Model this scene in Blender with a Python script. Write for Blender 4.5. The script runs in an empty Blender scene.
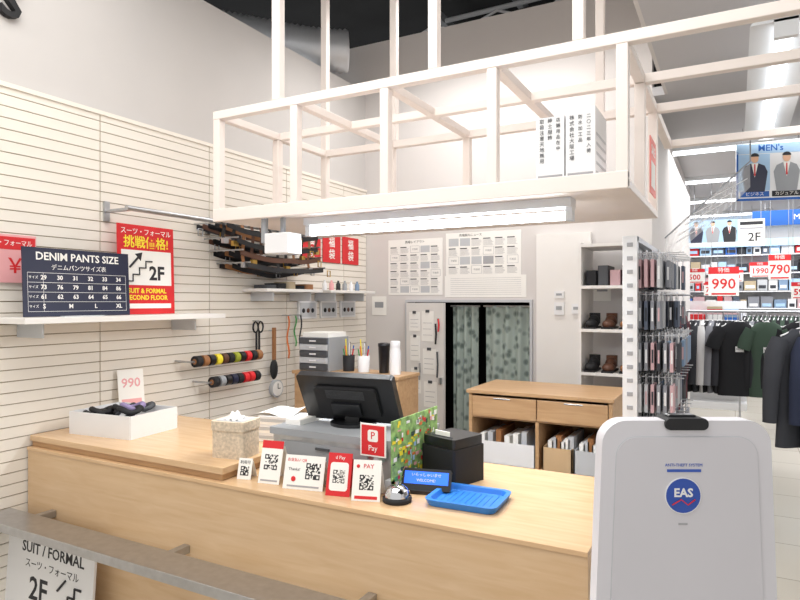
import bpy, math, random
from mathutils import Matrix, Vector
random.seed(7)
scene=bpy.context.scene
COL=scene.collection
# ---------------------------------------------------------------- materials
def lin(h):
    h=h.lstrip('#'); r=[]
    for i in (0,2,4):
        c=int(h[i:i+2],16)/255.
        r.append(c/12.92 if c<=.04045 else ((c+.055)/1.055)**2.4)
    return r+[1.]
MATS={}
def mat(name,hexc='#ffffff',rough=.55,metal=0.,emit=0.,var=.04,scale=6.,alpha=1.,trans=0.,coat=0.,bump=0.):
    if name in MATS: return MATS[name]
    m=bpy.data.materials.new(name); m.use_nodes=True
    nt=m.node_tree; p=nt.nodes['Principled BSDF']
    c=lin(hexc)
    tc=nt.nodes.new('ShaderNodeTexCoord'); nz=nt.nodes.new('ShaderNodeTexNoise')
    nz.inputs['Scale'].default_value=scale; nz.inputs['Detail'].default_value=4
    nt.links.new(tc.outputs['Object'],nz.inputs['Vector'])
    rp=nt.nodes.new('ShaderNodeValToRGB')
    rp.color_ramp.elements[0].position=.3; rp.color_ramp.elements[1].position=.7
    rp.color_ramp.elements[0].color=[x*(1-var) for x in c[:3]]+[1]
    rp.color_ramp.elements[1].color=[min(1,x*(1+var)) for x in c[:3]]+[1]
    nt.links.new(nz.outputs['Fac'],rp.inputs['Fac']); nt.links.new(rp.outputs['Color'],p.inputs['Base Color'])
    p.inputs['Roughness'].default_value=rough; p.inputs['Metallic'].default_value=metal
    if coat: p.inputs['Coat Weight'].default_value=coat
    if trans: p.inputs['Transmission Weight'].default_value=trans
    if alpha<1: p.inputs['Alpha'].default_value=alpha
    if emit:
        p.inputs['Emission Color'].default_value=c; p.inputs['Emission Strength'].default_value=emit
    if bump:
        b=nt.nodes.new('ShaderNodeBump'); b.inputs['Strength'].default_value=bump
        nt.links.new(nz.outputs['Fac'],b.inputs['Height']); nt.links.new(b.outputs['Normal'],p.inputs['Normal'])
    MATS[name]=m; return m
def wood(name,h1,h2,sc=(1.5,14,14),rough=.42):
    if name in MATS: return MATS[name]
    m=bpy.data.materials.new(name); m.use_nodes=True; nt=m.node_tree; p=nt.nodes['Principled BSDF']
    tc=nt.nodes.new('ShaderNodeTexCoord'); mp=nt.nodes.new('ShaderNodeMapping'); mp.inputs['Scale'].default_value=sc
    nz=nt.nodes.new('ShaderNodeTexNoise'); nz.inputs['Scale'].default_value=3; nz.inputs['Detail'].default_value=8; nz.inputs['Distortion'].default_value=.6
    rp=nt.nodes.new('ShaderNodeValToRGB'); rp.color_ramp.elements[0].position=.25; rp.color_ramp.elements[1].position=.75
    rp.color_ramp.elements[0].color=lin(h1); rp.color_ramp.elements[1].color=lin(h2)
    nt.links.new(tc.outputs['Object'],mp.inputs['Vector']); nt.links.new(mp.outputs[0],nz.inputs['Vector'])
    nt.links.new(nz.outputs['Fac'],rp.inputs['Fac']); nt.links.new(rp.outputs['Color'],p.inputs['Base Color'])
    p.inputs['Roughness'].default_value=rough; MATS[name]=m; return m
def tilefloor(name):
    m=bpy.data.materials.new(name); m.use_nodes=True; nt=m.node_tree; p=nt.nodes['Principled BSDF']
    tc=nt.nodes.new('ShaderNodeTexCoord'); br=nt.nodes.new('ShaderNodeTexBrick')
    br.offset=0; br.inputs['Scale'].default_value=1; br.inputs['Brick Width'].default_value=.6; br.inputs['Row Height'].default_value=.6
    br.inputs['Mortar Size'].default_value=.004
    br.inputs['Color1'].default_value=lin('#cfc9bd'); br.inputs['Color2'].default_value=lin('#c6bfb2'); br.inputs['Mortar'].default_value=lin('#9a9387')
    nt.links.new(tc.outputs['Object'],br.inputs['Vector']); nt.links.new(br.outputs['Color'],p.inputs['Base Color'])
    p.inputs['Roughness'].default_value=.25; return m
def curtainmat(name):
    m=bpy.data.materials.new(name); m.use_nodes=True; nt=m.node_tree; p=nt.nodes['Principled BSDF']
    tc=nt.nodes.new('ShaderNodeTexCoord'); v=nt.nodes.new('ShaderNodeTexVoronoi'); v.inputs['Scale'].default_value=16
    rp=nt.nodes.new('ShaderNodeValToRGB'); e=rp.color_ramp.elements
    e[0].position=.2; e[0].color=lin('#66736e'); e[1].position=.5; e[1].color=lin('#a3afa8')
    nt.links.new(tc.outputs['Object'],v.inputs['Vector']); nt.links.new(v.outputs['Distance'],rp.inputs['Fac']); nt.links.new(rp.outputs['Color'],p.inputs['Base Color'])
    p.inputs['Roughness'].default_value=.9; return m
WALL=mat('wall_paint','#d6d1ce',.85,var=.02,scale=2); WALLU=mat('upper_wall_paint','#cbc7c4',.85,var=.03,scale=1.5); CEIL=mat('ceiling_board','#b8b7b9',.9,var=.03,scale=1.5)
SLAT=mat('slat_board','#ebe4d9',.5,var=.02,scale=3); GROOVE=mat('slat_groove','#a6977f',.8)
WHITE=mat('white_paint','#e9e6e2',.45,var=.01); WPL=mat('white_plastic','#e6e6e7',.35,var=.01); PAPER=mat('paper','#f3f1ec',.8,var=.01)
FRAME=mat('frame_paint','#ede3dc',.5,var=.015)
WOOD=wood('counter_wood','#cba980','#d9bb97'); WOODT=wood('counter_top_wood','#cda97f','#dab993',rough=.25); WOODE=wood('edge_wood','#b08861','#c29c71')
CABW=wood('cabinet_wood','#b18b64','#c6a27a')
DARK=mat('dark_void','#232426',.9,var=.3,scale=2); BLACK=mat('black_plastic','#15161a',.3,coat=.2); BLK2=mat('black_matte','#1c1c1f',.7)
STEEL=mat('brushed_steel','#b8b9bc',.3,metal=.9,var=.08,scale=30); GREY=mat('grey_plastic','#9a9da1',.5); LGREY=mat('light_grey','#bfc1c4',.5); DGREY=mat('dark_grey','#4a4c50',.6)
RED=mat('red_print','#d5252b',.5); NAVY=mat('navy_print','#22263f',.45); YEL=mat('yellow_print','#f5e23a',.5); BLUE=mat('blue_plastic','#2f7fd6',.35); BLUEP=mat('blue_print','#1d5fb4',.5)
PINK=mat('pink_print','#eaa9ab',.5); INK=mat('ink','#2a2a2e',.7); INKG=mat('grey_ink','#a3a3a6',.7); ORG=mat('orange_print','#e07a3a',.5); GRN=mat('green_print','#4f9a54',.5)
GATE=mat('gate_plastic','#d3d1d6',.5,var=.01); GATE2=mat('gate_inner','#cccacf',.55,var=.01)
TUBE=mat('lamp_tube','#f4fbff',.4,emit=14); TUBE2=mat('store_lamp_tube','#f4faff',.4,emit=3.2); LAMPH=mat('lamp_housing','#d6d8da',.35,var=.01)
BROWN=mat('brown_leather','#5b3a2a',.5); TAN=mat('tan_leather','#9c6b43',.5); SKIN=mat('poster_skin','#e2b596',.7); BRASS=mat('brass_buckle','#b8954e',.35,metal=.8)
VINYL=mat('clear_vinyl','#ffffff',.25,alpha=.3,bump=.5,scale=9); SKYB=mat('pale_blue_print','#a9c9e6',.5)
SCREEN=mat('blue_screen','#2d6df0',.3,emit=.9); CREAM=mat('beige_weave','#cfc0ab',.85,var=.22,scale=90); DOOR=mat('door_paint','#dfdcd8',.6)
CLOTH=[mat('cloth_black','#1d1e22',.9,bump=.3,scale=20),mat('cloth_navy','#252c42',.9,bump=.3,scale=20),mat('cloth_grey','#8a8c93',.9),mat('cloth_charcoal','#37393f',.9),mat('cloth_white','#e0e0e0',.9),mat('cloth_green','#3f5245',.9),mat('cloth_wine','#5a2630',.9),mat('cloth_beige','#b9a88c',.9),mat('cloth_blue','#7d93ad',.9),mat('cloth_pink','#c9a7ab',.9),mat('cloth_slate','#5a6272',.9)]
# ---------------------------------------------------------------- mesh builder
def frame(o,x,y):
    x=Vector(x).normalized(); y=Vector(y); y=(y-x*y.dot(x)).normalized(); z=x.cross(y)
    return Matrix(((x.x,y.x,z.x,o[0]),(x.y,y.y,z.y,o[1]),(x.z,y.z,z.z,o[2]),(0,0,0,1)))
I4=Matrix.Identity(4)
class B:
    def __init__(s,name): s.name=name; s.v=[]; s.f=[]; s.mi=[]; s.m=[]; s.sm=[]; s.M=I4.copy()
    def _m(s,m):
        if m not in s.m: s.m.append(m)
        return s.m.index(m)
    def add(s,vs,fs,m,smooth=False):
        k=len(s.v); i=s._m(m)
        for v in vs: s.v.append(tuple(s.M@Vector(v)))
        for f in fs: s.f.append([a+k for a in f]); s.mi.append(i); s.sm.append(smooth)
    def box(s,x0,x1,y0,y1,z0,z1,m):
        vs=[(x,y,z) for x in (x0,x1) for y in (y0,y1) for z in (z0,z1)]
        s.add(vs,[(0,1,3,2),(4,6,7,5),(0,4,5,1),(2,3,7,6),(0,2,6,4),(1,5,7,3)],m)
    def prism(s,pts,z0,z1,m,smooth=False):
        n=len(pts); vs=[(p[0],p[1],z0) for p in pts]+[(p[0],p[1],z1) for p in pts]
        s.add(vs,[tuple(range(n-1,-1,-1)),tuple(range(n,2*n))],m)
        s.add(vs,[(i,(i+1)%n,n+(i+1)%n,n+i) for i in range(n)],m,smooth)
    def cyl(s,p0,p1,r,m,r2=None,n=16,caps=True):
        p0=Vector(p0);p1=Vector(p1); r2=r if r2 is None else r2
        d=(p1-p0).normalized(); a=d.orthogonal().normalized(); b=d.cross(a)
        vs=[]
        for p,rr in ((p0,r),(p1,r2)):
            for i in range(n):
                t=2*math.pi*i/n; vs.append(p+a*math.cos(t)*rr+b*math.sin(t)*rr)
        s.add(vs,[(i,(i+1)%n,n+(i+1)%n,n+i) for i in range(n)],m,True)
        if caps: s.add(vs,[tuple(range(n-1,-1,-1)),tuple(range(n,2*n))],m)
    def tube(s,pts,r,m,n=8,closed=False):
        pts=[Vector(p) for p in pts]; N=len(pts); vs=[]; a=None
        for i,p in enumerate(pts):
            q0=pts[(i-1)%N] if closed or i>0 else p; q1=pts[(i+1)%N] if closed or i<N-1 else p
            d=(q1-q0).normalized()
            if a is None: a=d.orthogonal().normalized()
            else: a=(a-d*a.dot(d)).normalized()
            b=d.cross(a); rr=r[i] if isinstance(r,(list,tuple)) else r
            for k in range(n):
                t=2*math.pi*k/n; vs.append(p+a*math.cos(t)*rr+b*math.sin(t)*rr)
        fs=[]
        for i in range(N if closed else N-1):
            for k in range(n): fs.append((i*n+k,i*n+(k+1)%n,((i+1)%N)*n+(k+1)%n,((i+1)%N)*n+k))
        s.add(vs,fs,m,True)
        if not closed: s.add(vs,[tuple(range(n-1,-1,-1)),tuple(range((N-1)*n,N*n))],m)
    def lathe(s,prof,c,m,n=20):
        vs=[];N=len(prof)
        for r,z in prof:
            for k in range(n):
                t=2*math.pi*k/n; vs.append((c[0]+r*math.cos(t),c[1]+r*math.sin(t),c[2]+z))
        s.add(vs,[(i*n+k,i*n+(k+1)%n,(i+1)*n+(k+1)%n,(i+1)*n+k) for i in range(N-1) for k in range(n)],m,True)
        s.add(vs,[tuple(range(n-1,-1,-1)),tuple(range((N-1)*n,N*n))],m)
    def sph(s,c,r,m,n=14):
        if not isinstance(r,(tuple,list)): r=(r,r,r)
        vs=[];h=n//2
        for i in range(h+1):
            a=math.pi*i/h
            for k in range(n):
                t=2*math.pi*k/n; vs.append((c[0]+r[0]*math.sin(a)*math.cos(t),c[1]+r[1]*math.sin(a)*math.sin(t),c[2]-r[2]*math.cos(a)))
        s.add(vs,[(i*n+k,i*n+(k+1)%n,(i+1)*n+(k+1)%n,(i+1)*n+k) for i in range(h) for k in range(n)],m,True)
    def grid(s,fn,nu,nv,m):
        vs=[fn(i/nu,j/nv) for j in range(nv+1) for i in range(nu+1)]; w=nu+1
        s.add(vs,[(j*w+i,j*w+i+1,(j+1)*w+i+1,(j+1)*w+i) for j in range(nv) for i in range(nu)],m,True)
    def text(s,t,x,y,z,size,m,align='CENTER',maxw=None,ext=.0004,bold=0.):
        cu=bpy.data.curves.new('t','FONT'); cu.body=t; cu.size=size; cu.align_x=align; cu.align_y='CENTER'; cu.extrude=ext; cu.resolution_u=2
        if bold: cu.offset=bold
        ob=bpy.data.objects.new('t',cu); COL.objects.link(ob)
        dg=bpy.context.evaluated_depsgraph_get(); me=bpy.data.meshes.new_from_object(ob.evaluated_get(dg))
        vs=[v.co.copy() for v in me.vertices]; fs=[tuple(p.vertices) for p in me.polygons]
        bpy.data.objects.remove(ob); bpy.data.curves.remove(cu); bpy.data.meshes.remove(me)
        if not vs: return
        k=1.
        if maxw:
            w=max(v.x for v in vs)-min(v.x for v in vs)
            if w>maxw: k=maxw/w
        s.add([(v.x*k+x,v.y+y,v.z+z+ext) for v in vs],fs,m)
    def done(s,bevel=0.,seg=2):
        me=bpy.data.meshes.new(s.name); me.from_pydata(s.v,[],s.f); me.update()
        for m in s.m: me.materials.append(m)
        me.polygons.foreach_set('material_index',s.mi); me.polygons.foreach_set('use_smooth',s.sm); me.update()
        ob=bpy.data.objects.new(s.name,me); COL.objects.link(ob)
        if bevel:
            md=ob.modifiers.new('bevel','BEVEL'); md.width=bevel; md.segments=seg; md.limit_method='ANGLE'; md.angle_limit=math.radians(50)
        return ob
def rrect(x0,x1,y0,y1,r,n=6):
    pts=[]
    for cx,cy,a in ((x1-r,y1-r,0),(x0+r,y1-r,90),(x0+r,y0+r,180),(x1-r,y0+r,270)):
        for i in range(n+1):
            t=math.radians(a+90*i/n); pts.append((cx+r*math.cos(t),cy+r*math.sin(t)))
    return pts
FX=lambda x,y,z: frame((x,y,z),(0,1,0),(0,0,1))     # faces +X
FY=lambda x,y,z: frame((x,y,z),(1,0,0),(0,0,1))     # faces -Y
# ---------------------------------------------------------------- shell
b=B('floor'); b.box(-2.9,6,-2.5,12.6,-.05,0,tilefloor('floor_tiles')); b.done()
b=B('wall_left'); b.box(-2.92,-2.8,-.8,4.55,0,3.4,WALLU)
b.box(-2.8,-2.795,-.8,4.55,.0,2.545,GROOVE)
seams=[-.8,.55,2.01,2.74,3.47,4.2,4.548]
for i in range(len(seams)-1):
    z=.05
    while z<2.53:
        b.box(-2.8,-2.788,seams[i]+.003,seams[i+1]-.003,z,z+.0455,SLAT); z+=.05
b.box(-2.8,-2.78,-.8,4.548,2.53,2.55,SLAT)
b.done()
b=B('wall_back')
b.box(-3.4,-2.38,4.55,4.67,0,3.8,WALL); b.box(-2.38,-1.35,4.55,4.67,1.59,3.8,WALL); b.box(-1.35,-.5,4.55,4.67,0,3.8,WALL)
b.box(-1.29,-.90,4.50,4.55,0,2.09,WHITE)
b.done()
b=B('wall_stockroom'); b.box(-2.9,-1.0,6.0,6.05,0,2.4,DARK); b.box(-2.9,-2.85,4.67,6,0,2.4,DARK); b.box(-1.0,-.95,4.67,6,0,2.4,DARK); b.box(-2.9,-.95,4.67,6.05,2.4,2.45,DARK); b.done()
b=B('wall_aisle'); b.box(-.62,-.5,4.67,8.6,0,3.0,WALL); b.done()
b=B('wall_aisle_return'); b.box(-3,-.62,8.5,8.6,0,3,WALL); b.done()
b=B('wall_far'); b.box(-3,6,12.5,12.6,0,3.0,WALL); b.done()
b=B('wall_right'); b.box(6,6.1,1.5,12.6,0,3.0,WALL); b.done()
b=B('ceiling')
b.box(-.4,6,2.2,4.55,3.0,3.06,CEIL); b.box(-.62,6,4.67,12.6,3.0,3.06,CEIL); b.box(-.5,6,4.55,4.67,3.0,3.06,CEIL); b.box(-3,-.62,8.5,12.6,3.0,3.06,CEIL)
b.box(-.42,-.4,2.2,4.55,3.0,3.9,WALLU)
b.done()
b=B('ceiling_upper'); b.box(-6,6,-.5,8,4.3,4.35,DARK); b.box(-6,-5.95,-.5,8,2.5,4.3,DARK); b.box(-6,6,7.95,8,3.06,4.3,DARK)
b.done()
b=B('baseboard_back'); b.box(-1.34,-.5,4.53,4.549,0,.08,LGREY); b.done()
# ducts
b=B('silver_duct')
pts=[];rr=[]
for i in range(91):
    t=i/90; pts.append((-4.3+1.55*t,3.0+1.2*t,3.66+.05*math.sin(t*5))); rr.append(.16+(.012 if i%2 else 0))
b.tube(pts,rr,mat('foil','#d5d8dc',.45,metal=.5),n=16)
b.done()
b=B('electrical_conduit')
for k,(x0,y0,x1,y1,z,r) in enumerate([(-2.4,5.0,.5,5.1,3.95,.03),(-2.2,4.9,.6,4.85,4.02,.02),(-2.4,5.6,0,5.4,4.2,.05)]):
    b.cyl((x0,y0,z),(x1,y1,z),r,LGREY if k!=2 else GREY,n=10)
b.tube([(-1.6+.09*i,4.75+.02*math.sin(i),3.86+.05*math.sin(i*.9)) for i in range(16)],.012,BLK2)
b.tube([(-2.4+.12*i,4.75+.02*math.sin(i),3.87+.06*math.sin(i*1.3)) for i in range(14)],.01,WPL)
for x in (-2.3,-1.6,-.9): b.box(x,x+.05,4.8,6.5,4.05,4.12,GREY)
b.done()
# ---------------------------------------------------------------- overhead frame
b=B('overhead_storage_frame')
t=.04; Y0,Y1=2.22,3.15; ZB,ZT=2.0,2.52; XL,XR=-2.234,-.32
xs=[XL+(XR-t-XL)*i/4 for i in range(5)]
b.box(XL,XR,Y0+.001,Y1,ZB-.01,ZB+.02,FRAME)
b.box(XL,XR,Y0-.002,Y0+.03,ZB-.015,ZB+.045,FRAME)
for yy in (Y0,Y1-t):
    for x in xs:
        b.box(x,x+t,yy,yy+t,ZB+.02,ZT-t,FRAME)
    b.box(XL,XR+1.9,yy-.001,yy+t+.001,ZT-t,ZT,FRAME)
for x in xs: b.box(x,x+t,Y0+t,Y1-t,ZT-t+.002,ZT-.002,FRAME)
b.box(XL+t,1.55,2.67,2.67+t,ZT-t+.001,ZT-.001,FRAME)
for x in (XL,XR-t): b.box(x,x+t,2.66,2.66+t,ZB+.02,ZT-t,FRAME)
for x in (.35,1.0): b.box(x,x+t,Y0+t,3.9,ZT-t+.003,ZT-.003,FRAME)
b.box(-.32,1.55,3.85,3.9,ZT-t,ZT,FRAME); b.box(XR-t,XR,Y1,3.9,ZT-t,ZT,FRAME)
for x,w in ((-1.87,.045),(-1.075,.04),(-.508,.04)): b.box(x,x+w,Y0,Y0+.04,ZT,4.29,FRAME)
for x in (-2.234,-1.75,-.6,.35): b.box(x,x+.04,Y1-t,Y1,ZT,4.29 if x<-.4 else 3.0,FRAME)
b.done(.003)
b=B('fluorescent_lamp')
b.box(-1.78,-.54,2.34,2.42,1.955,1.9895,LAMPH); b.box(-1.78,-1.755,2.355,2.405,1.905,1.955,LAMPH); b.box(-.565,-.54,2.355,2.405,1.905,1.955,LAMPH)
b.cyl((-1.755,2.38,1.925),(-.565,2.38,1.925),.017,TUBE); b.done()
b=B('ceiling_tube_light')
b.M=Matrix(((1,0,0,.17),(0,0,1,0),(0,1,0,0),(0,0,0,1)))
b.prism([(-.12,2.66),(.12,2.66),(.06,2.735),(-.06,2.735)],2.75,4.5,LAMPH)
b.M=I4.copy()
b.cyl((.17,2.78,2.635),(.17,4.47,2.635),.03,TUBE2)
for y in (3.3,4.2): b.cyl((.17,y,2.73),(.17,y,3.0),.008,GREY)
for y in (2.75,4.47): b.box(.13,.21,y,y+.03,2.60,2.67,LAMPH)
b.done()
b=B('ceiling_lamp_row')
for y in (6.2,7.8,9.4,11.0):
    for x in (-.1,1.4,2.9,4.4):
        b.box(x-.6,x+.6,y-.06,y+.06,2.96,3.0,LAMPH); b.box(x-.58,x+.58,y-.03,y+.03,2.935,2.96,TUBE2)
b.done()
b=B('speaker_box'); b.box(-1.93,-1.79,2.24,2.34,1.82,1.915,WPL); b.box(-1.87,-1.85,2.28,2.3,1.915,1.99,GREY); b.box(-1.955,-1.93,2.245,2.27,1.87,1.99,GREY); b.done(.004)
def carton(x0,x1,z1,cols):
    b=B('carton_box')
    b.box(x0,x1,2.28,2.5,2.021,z1,WPL); b.box(x0,x1,2.385,2.395,z1,z1+.001,TAN)
    b.M=FY((x0+x1)/2,2.28,2.14)
    for c_,s_t,sz in cols:
        for i,ch in enumerate(s_t): b.text(ch,c_,.125-i*.021,.0005,sz,DGREY,maxw=.018)
    b.box(-.045,.045,-.10,-.075,0,.0008,INKG)
    b.M=FX(x1,2.39,2.16)
    for i in range(5): b.box(-.09,.09,-.1+.035*i,-.09+.035*i,0,.0008,LGREY)
    b.done(.003)
carton(-.655,-.55,2.28,((-.03,'取扱注意天地無用',.018),(.0,'紳士服飾',.018),(.03,'店舗用品在中',.016)))
carton(-.545,-.44,2.30,((-.03,'株式会社大阪工場',.018),(.0,'防水加工品',.016),(.03,'二〇二三年入荷',.016)))
# ---------------------------------------------------------------- counter
b=B('checkout_counter')
CX0,CX1=-2.779,-.335
b.box(CX0,CX1,1.645,1.665,.0,.935,WOOD); b.box(CX0,CX1,1.64,2.36,.935,.95,WOODT)
b.box(CX1-.02,CX1,1.665,2.36,0,.935,WOOD); b.box(CX0,CX0+.02,1.665,2.36,0,.935,WOOD)
b.box(CX0,CX1,2.0,2.02,0,.935,WOODE); b.box(CX0+.02,CX1-.02,2.02,2.34,.45,.47,WOODE)
b.box(CX0,-1.63,1.665,2.3,.9505,.975,WOODE); b.box(CX0,-1.62,1.655,2.31,.975,1.0,WOODT)
b.done(.002)
b=B('bag_ledge')
b.box(-2.779,-.6,1.44,1.57,.69,.70,STEEL); b.box(-2.779,-.6,1.435,1.445,.665,.70,STEEL)
for x in (-2.6,-1.8,-1.0): b.box(x,x+.03,1.57,1.644,.67,.70,STEEL)
b.done(.002)
b=B('floor_guide_sign')
b.M=frame((-2.5,1.53,.0),(1,0,0),(0,.07,1))
b.box(-.29,.29,0,.66,-.01,0,WPL)
b.text('SUIT / FORMAL',.02,.555,0,.062,INK,maxw=.5,bold=.001); b.text('スーツ・フォーマル',.02,.49,0,.04,INK,maxw=.4)
b.text('2F',-.06,.39,0,.13,INK,bold=.002)
pts=[(.06,.33),(.1,.33),(.1,.37),(.14,.37),(.14,.41),(.18,.41),(.18,.45),(.22,.45)]
b.tube([(p[0],p[1],.001) for p in pts],.006,INK,n=4); b.tube([(.07,.42,.001),(.12,.47,.001)],.006,INK,n=4)
b.done()
b=B('white_tray_box')
b.M=Matrix.Translation((-2.49,1.92,1.0))@Matrix.Rotation(math.radians(6),4,'Z')
b.box(-.18,.18,-.14,.14,.0,.006,WPL)
for s in (-1,1): b.box(-.18,.18,s*.14-.004,s*.14+.004,0,.10,WPL); b.box(s*.18-.004,s*.18+.004,-.14,.14,0,.10,WPL)
for k in range(12):
    cx,cy=random.uniform(-.12,.12),random.uniform(-.085,.09)
    m=[BLK2,mat('lilac','#8d7fa6',.8),BLK2,DGREY,BLK2][k%5]
    b.tube([(cx+.045*math.cos(a/12*6.283)*(1+.2*math.sin(a)),cy+.035*math.sin(a/12*6.283),.045+.007*k+.01*math.sin(a)) for a in range(12)],.013,m,closed=True)
b.done()
b=B('beige_storage_box')
b.M=Matrix.Translation((-1.71,1.82,1.0))@Matrix.Rotation(math.radians(10),4,'Z')
b.prism(rrect(-.07,.07,-.06,.06,.01,3),0,.13,CREAM,True); b.prism(rrect(-.074,.074,-.064,.064,.012,3),.105,.14,CREAM,True); b.prism(rrect(-.06,.06,-.05,.05,.01,3),.14,.142,LGREY)
b.grid(lambda u,v:(-.03+.06*u,-.04+.07*v,.143+.03*math.sin(3.14*u)*math.sin(3.14*v)+.006*math.sin(14*u+9*v)),12,12,PAPER)
b.done(.003)
# cards
def qr(b,cx,cy,s,n=13,z=.0006):
    st=s/n; rnd=random.Random(int(cx*1e4+cy*991+s*777))
    on={(i,j):rnd.random()<.5 for i in range(n) for j in range(n)}
    for (fi,fj) in ((0,0),(n-4,0),(0,n-4)):
        for i in range(4):
            for j in range(4): on[(fi+i,fj+j)]= not(i in(1,2) and j in(1,2))
    for (i,j),o_ in on.items():
        if o_: b.box(cx-s/2+i*st,cx-s/2+(i+1)*st,cy-s/2+j*st,cy-s/2+(j+1)*st,0,z,INK)
def card(x,w,h,rot,draw,m=PAPER,y=1.715):
    b=B('payment_card_stand'); base=Matrix.Translation((x,y,.9505))@Matrix.Rotation(math.radians(rot),4,'Z')
    b.M=base@frame((0,0,0),(1,0,0),(0,.28,1)); b.box(-w/2,w/2,0,h,-.002,0,m); draw(b,w,h)
    b.M=base@frame((0,.075*h/.11,0),(1,0,0),(0,-.45,1)); b.box(-w/2,w/2,0,h*.9,-.002,0,m)
    b.done()
def d1(b,w,h): b.text('利用可',0,h*.8,0,.014,INK,maxw=w*.8); qr(b,0,h*.4,w*.6,9)
def d2(b,w,h): b.box(-w/2,w/2,h*.82,h,0,.0006,RED); qr(b,0,h*.5,w*.62); b.box(-w*.4,w*.4,.008,.014,0,.0006,INKG)
def d3(b,w,h):
    qr(b,w*.22,h*.55,w*.36); b.sph((-w*.25,h*.3,.001),(.009,.009,.001),RED); b.text('お支払い QR',-w*.2,h*.85,.0,.013,RED,maxw=w*.5); b.text('Thanks!',-w*.25,h*.58,0,.014,INK); b.box(-w*.4,w*.4,.008,.014,0,.0006,INKG)
def d4(b,w,h): b.prism(rrect(-w*.38,w*.38,h*.12,h*.78,.01),0,.0006,PAPER); qr(b,0,h*.45,w*.5); b.text('d Pay',0,h*.89,0,.016,PAPER,maxw=w*.8)
def d5(b,w,h): b.text('PAY',w*.05,h*.84,0,.02,RED); b.sph((-w*.32,h*.84,.001),(.006,.006,.001),RED); qr(b,0,h*.45,w*.5); b.box(-w*.4,w*.4,.006,.016,0,.0006,RED)
card(-1.575,.055,.075,14,d1); card(-1.46,.085,.15,10,d2); card(-1.31,.15,.115,12,d3); card(-1.165,.085,.14,14,d4,RED); card(-1.055,.095,.13,18,d5)
# cash register body
b=B('cash_register')
b.box(-1.54,-1.02,1.84,2.18,.951,1.10,STEEL); b.box(-1.55,-1.01,1.83,2.19,1.10,1.125,GREY)
b.box(-1.5,-1.1,2.18,2.3,.951,.97,DGREY)
b.box(-1.50,-1.12,1.836,1.84,.975,1.08,GREY); b.box(-1.34,-1.28,1.83,1.836,1.06,1.068,DGREY); b.cyl((-1.2,1.836,1.03),(-1.2,1.828,1.03),.01,STEEL)
b.M=FX(-1.008,1.80,.953)
FLY=mat('flyer_green','#8fb56a',.6,var=.5,scale=40)
b.box(0,.36,0,.245,0,.003,FLY)
rnd=random.Random(3)
cols=[YEL,GRN,ORG,SKYB,PAPER,PINK,RED,PAPER,YEL,CLOTH[5]]
for i in range(150):
    x=rnd.uniform(.002,.33); y=rnd.uniform(.002,.23); w=rnd.uniform(.006,.028); h=rnd.uniform(.004,.018); z=.003+i*.00002
    b.box(x,x+w,y,min(.245,y+h),z,z+.0002,rnd.choice(cols))
b.M=I4.copy(); b.box(-1.03,-1.005,1.80,1.83,.952,1.0,LGREY)
b.M=FY(-1.02,1.80,1.075)
b.box(-.105,-.005,0,.11,0,.004,PAPER); b.box(-.1,-.01,.005,.105,.004,.0045,RED); b.prism(rrect(-.075,-.035,.05,.09,.008),.0045,.005,PAPER); b.text('P',-.055,.07,.005,.035,RED); b.text('Pay',-.055,.028,.0045,.026,PAPER)
b.M=I4.copy(); b.box(-1.075,-1.055,1.80,1.84,1.05,1.08,LGREY)
b.box(-1.53,-1.46,1.9,2.1,1.125,1.145,PAPER)
b.done(.002)
b=B('pos_monitor')
b.M=Matrix.Translation((-1.29,1.97,1.1255))@Matrix.Rotation(math.radians(6),4,'Z')
b.cyl((0,.05,.0),(0,.05,.012),.09,BLACK,n=24); b.box(-.03,.03,.035,.07,.01,.10,BLACK)
Mk=b.M.copy()
b.M=Mk@frame((0,.05,.012),(1,0,0),(0,-.55,1))
b.prism(rrect(-.2,.2,0,.205,.012),-.03,.0,BLACK)
b.prism(rrect(-.13,.13,.03,.16,.015),.0,.014,BLK2); b.box(-.06,.06,.05,.10,.014,.03,BLACK)
for i in range(8): b.box(-.08,.08,.115+i*.005,.117+i*.005,.014,.0155,DGREY)
b.box(-.185,.185,.005,.2,-.032,-.03,SCREEN)
b.done(.002)
b=B('receipt_printer')
b.M=Matrix.Translation((-.905,2.08,.9505))@Matrix.Rotation(math.radians(-18),4,'Z')
b.prism(rrect(-.08,.08,-.085,.085,.012),0,.13,BLK2,True); b.prism(rrect(-.076,.076,-.08,.08,.012),.132,.165,BLACK,True); b.box(-.05,.05,-.06,-.055,.163,.168,DGREY); b.box(-.035,.035,-.058,-.054,.165,.185,PAPER)
b.cyl((.06,-.083,.03),(.06,-.088,.03),.004,GRN)
b.done(.002)
b=B('customer_display')
b.M=Matrix.Translation((-.92,1.885,.9505))@Matrix.Rotation(math.radians(14),4,'Z')
b.box(-.05,.05,-.02,.05,0,.012,BLACK)
Mk=b.M.copy(); b.M=Mk@frame((0,-.01,.012),(1,0,0),(0,.5,1)); b.prism(rrect(-.085,.085,0,.072,.006),-.015,0,BLACK)
b.box(-.076,.076,.02,.062,0,.001,SCREEN); b.text('いらっしゃいませ',0,.05,.001,.013,PAPER,maxw=.13); b.text('WELCOME!',0,.032,.001,.013,PAPER)
b.done(.001)
b=B('call_bell')
c=(-.965,1.765,.9505)
b.lathe([(.046,0),(.048,.004),(.048,.014),(.038,.018)],c,BLK2,28); b.lathe([(.042,.018),(.041,.028),(.034,.042),(.022,.051),(.006,.055),(.004,.055)],c,mat('chrome','#d6d6d8',.12,metal=1),28)
b.cyl((c[0],c[1],c[2]+.054),(c[0],c[1],c[2]+.064),.006,STEEL); b.done()
b=B('coin_tray')
b.M=Matrix.Translation((-.76,1.875,.9505))@Matrix.Rotation(math.radians(3),4,'Z')
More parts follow.
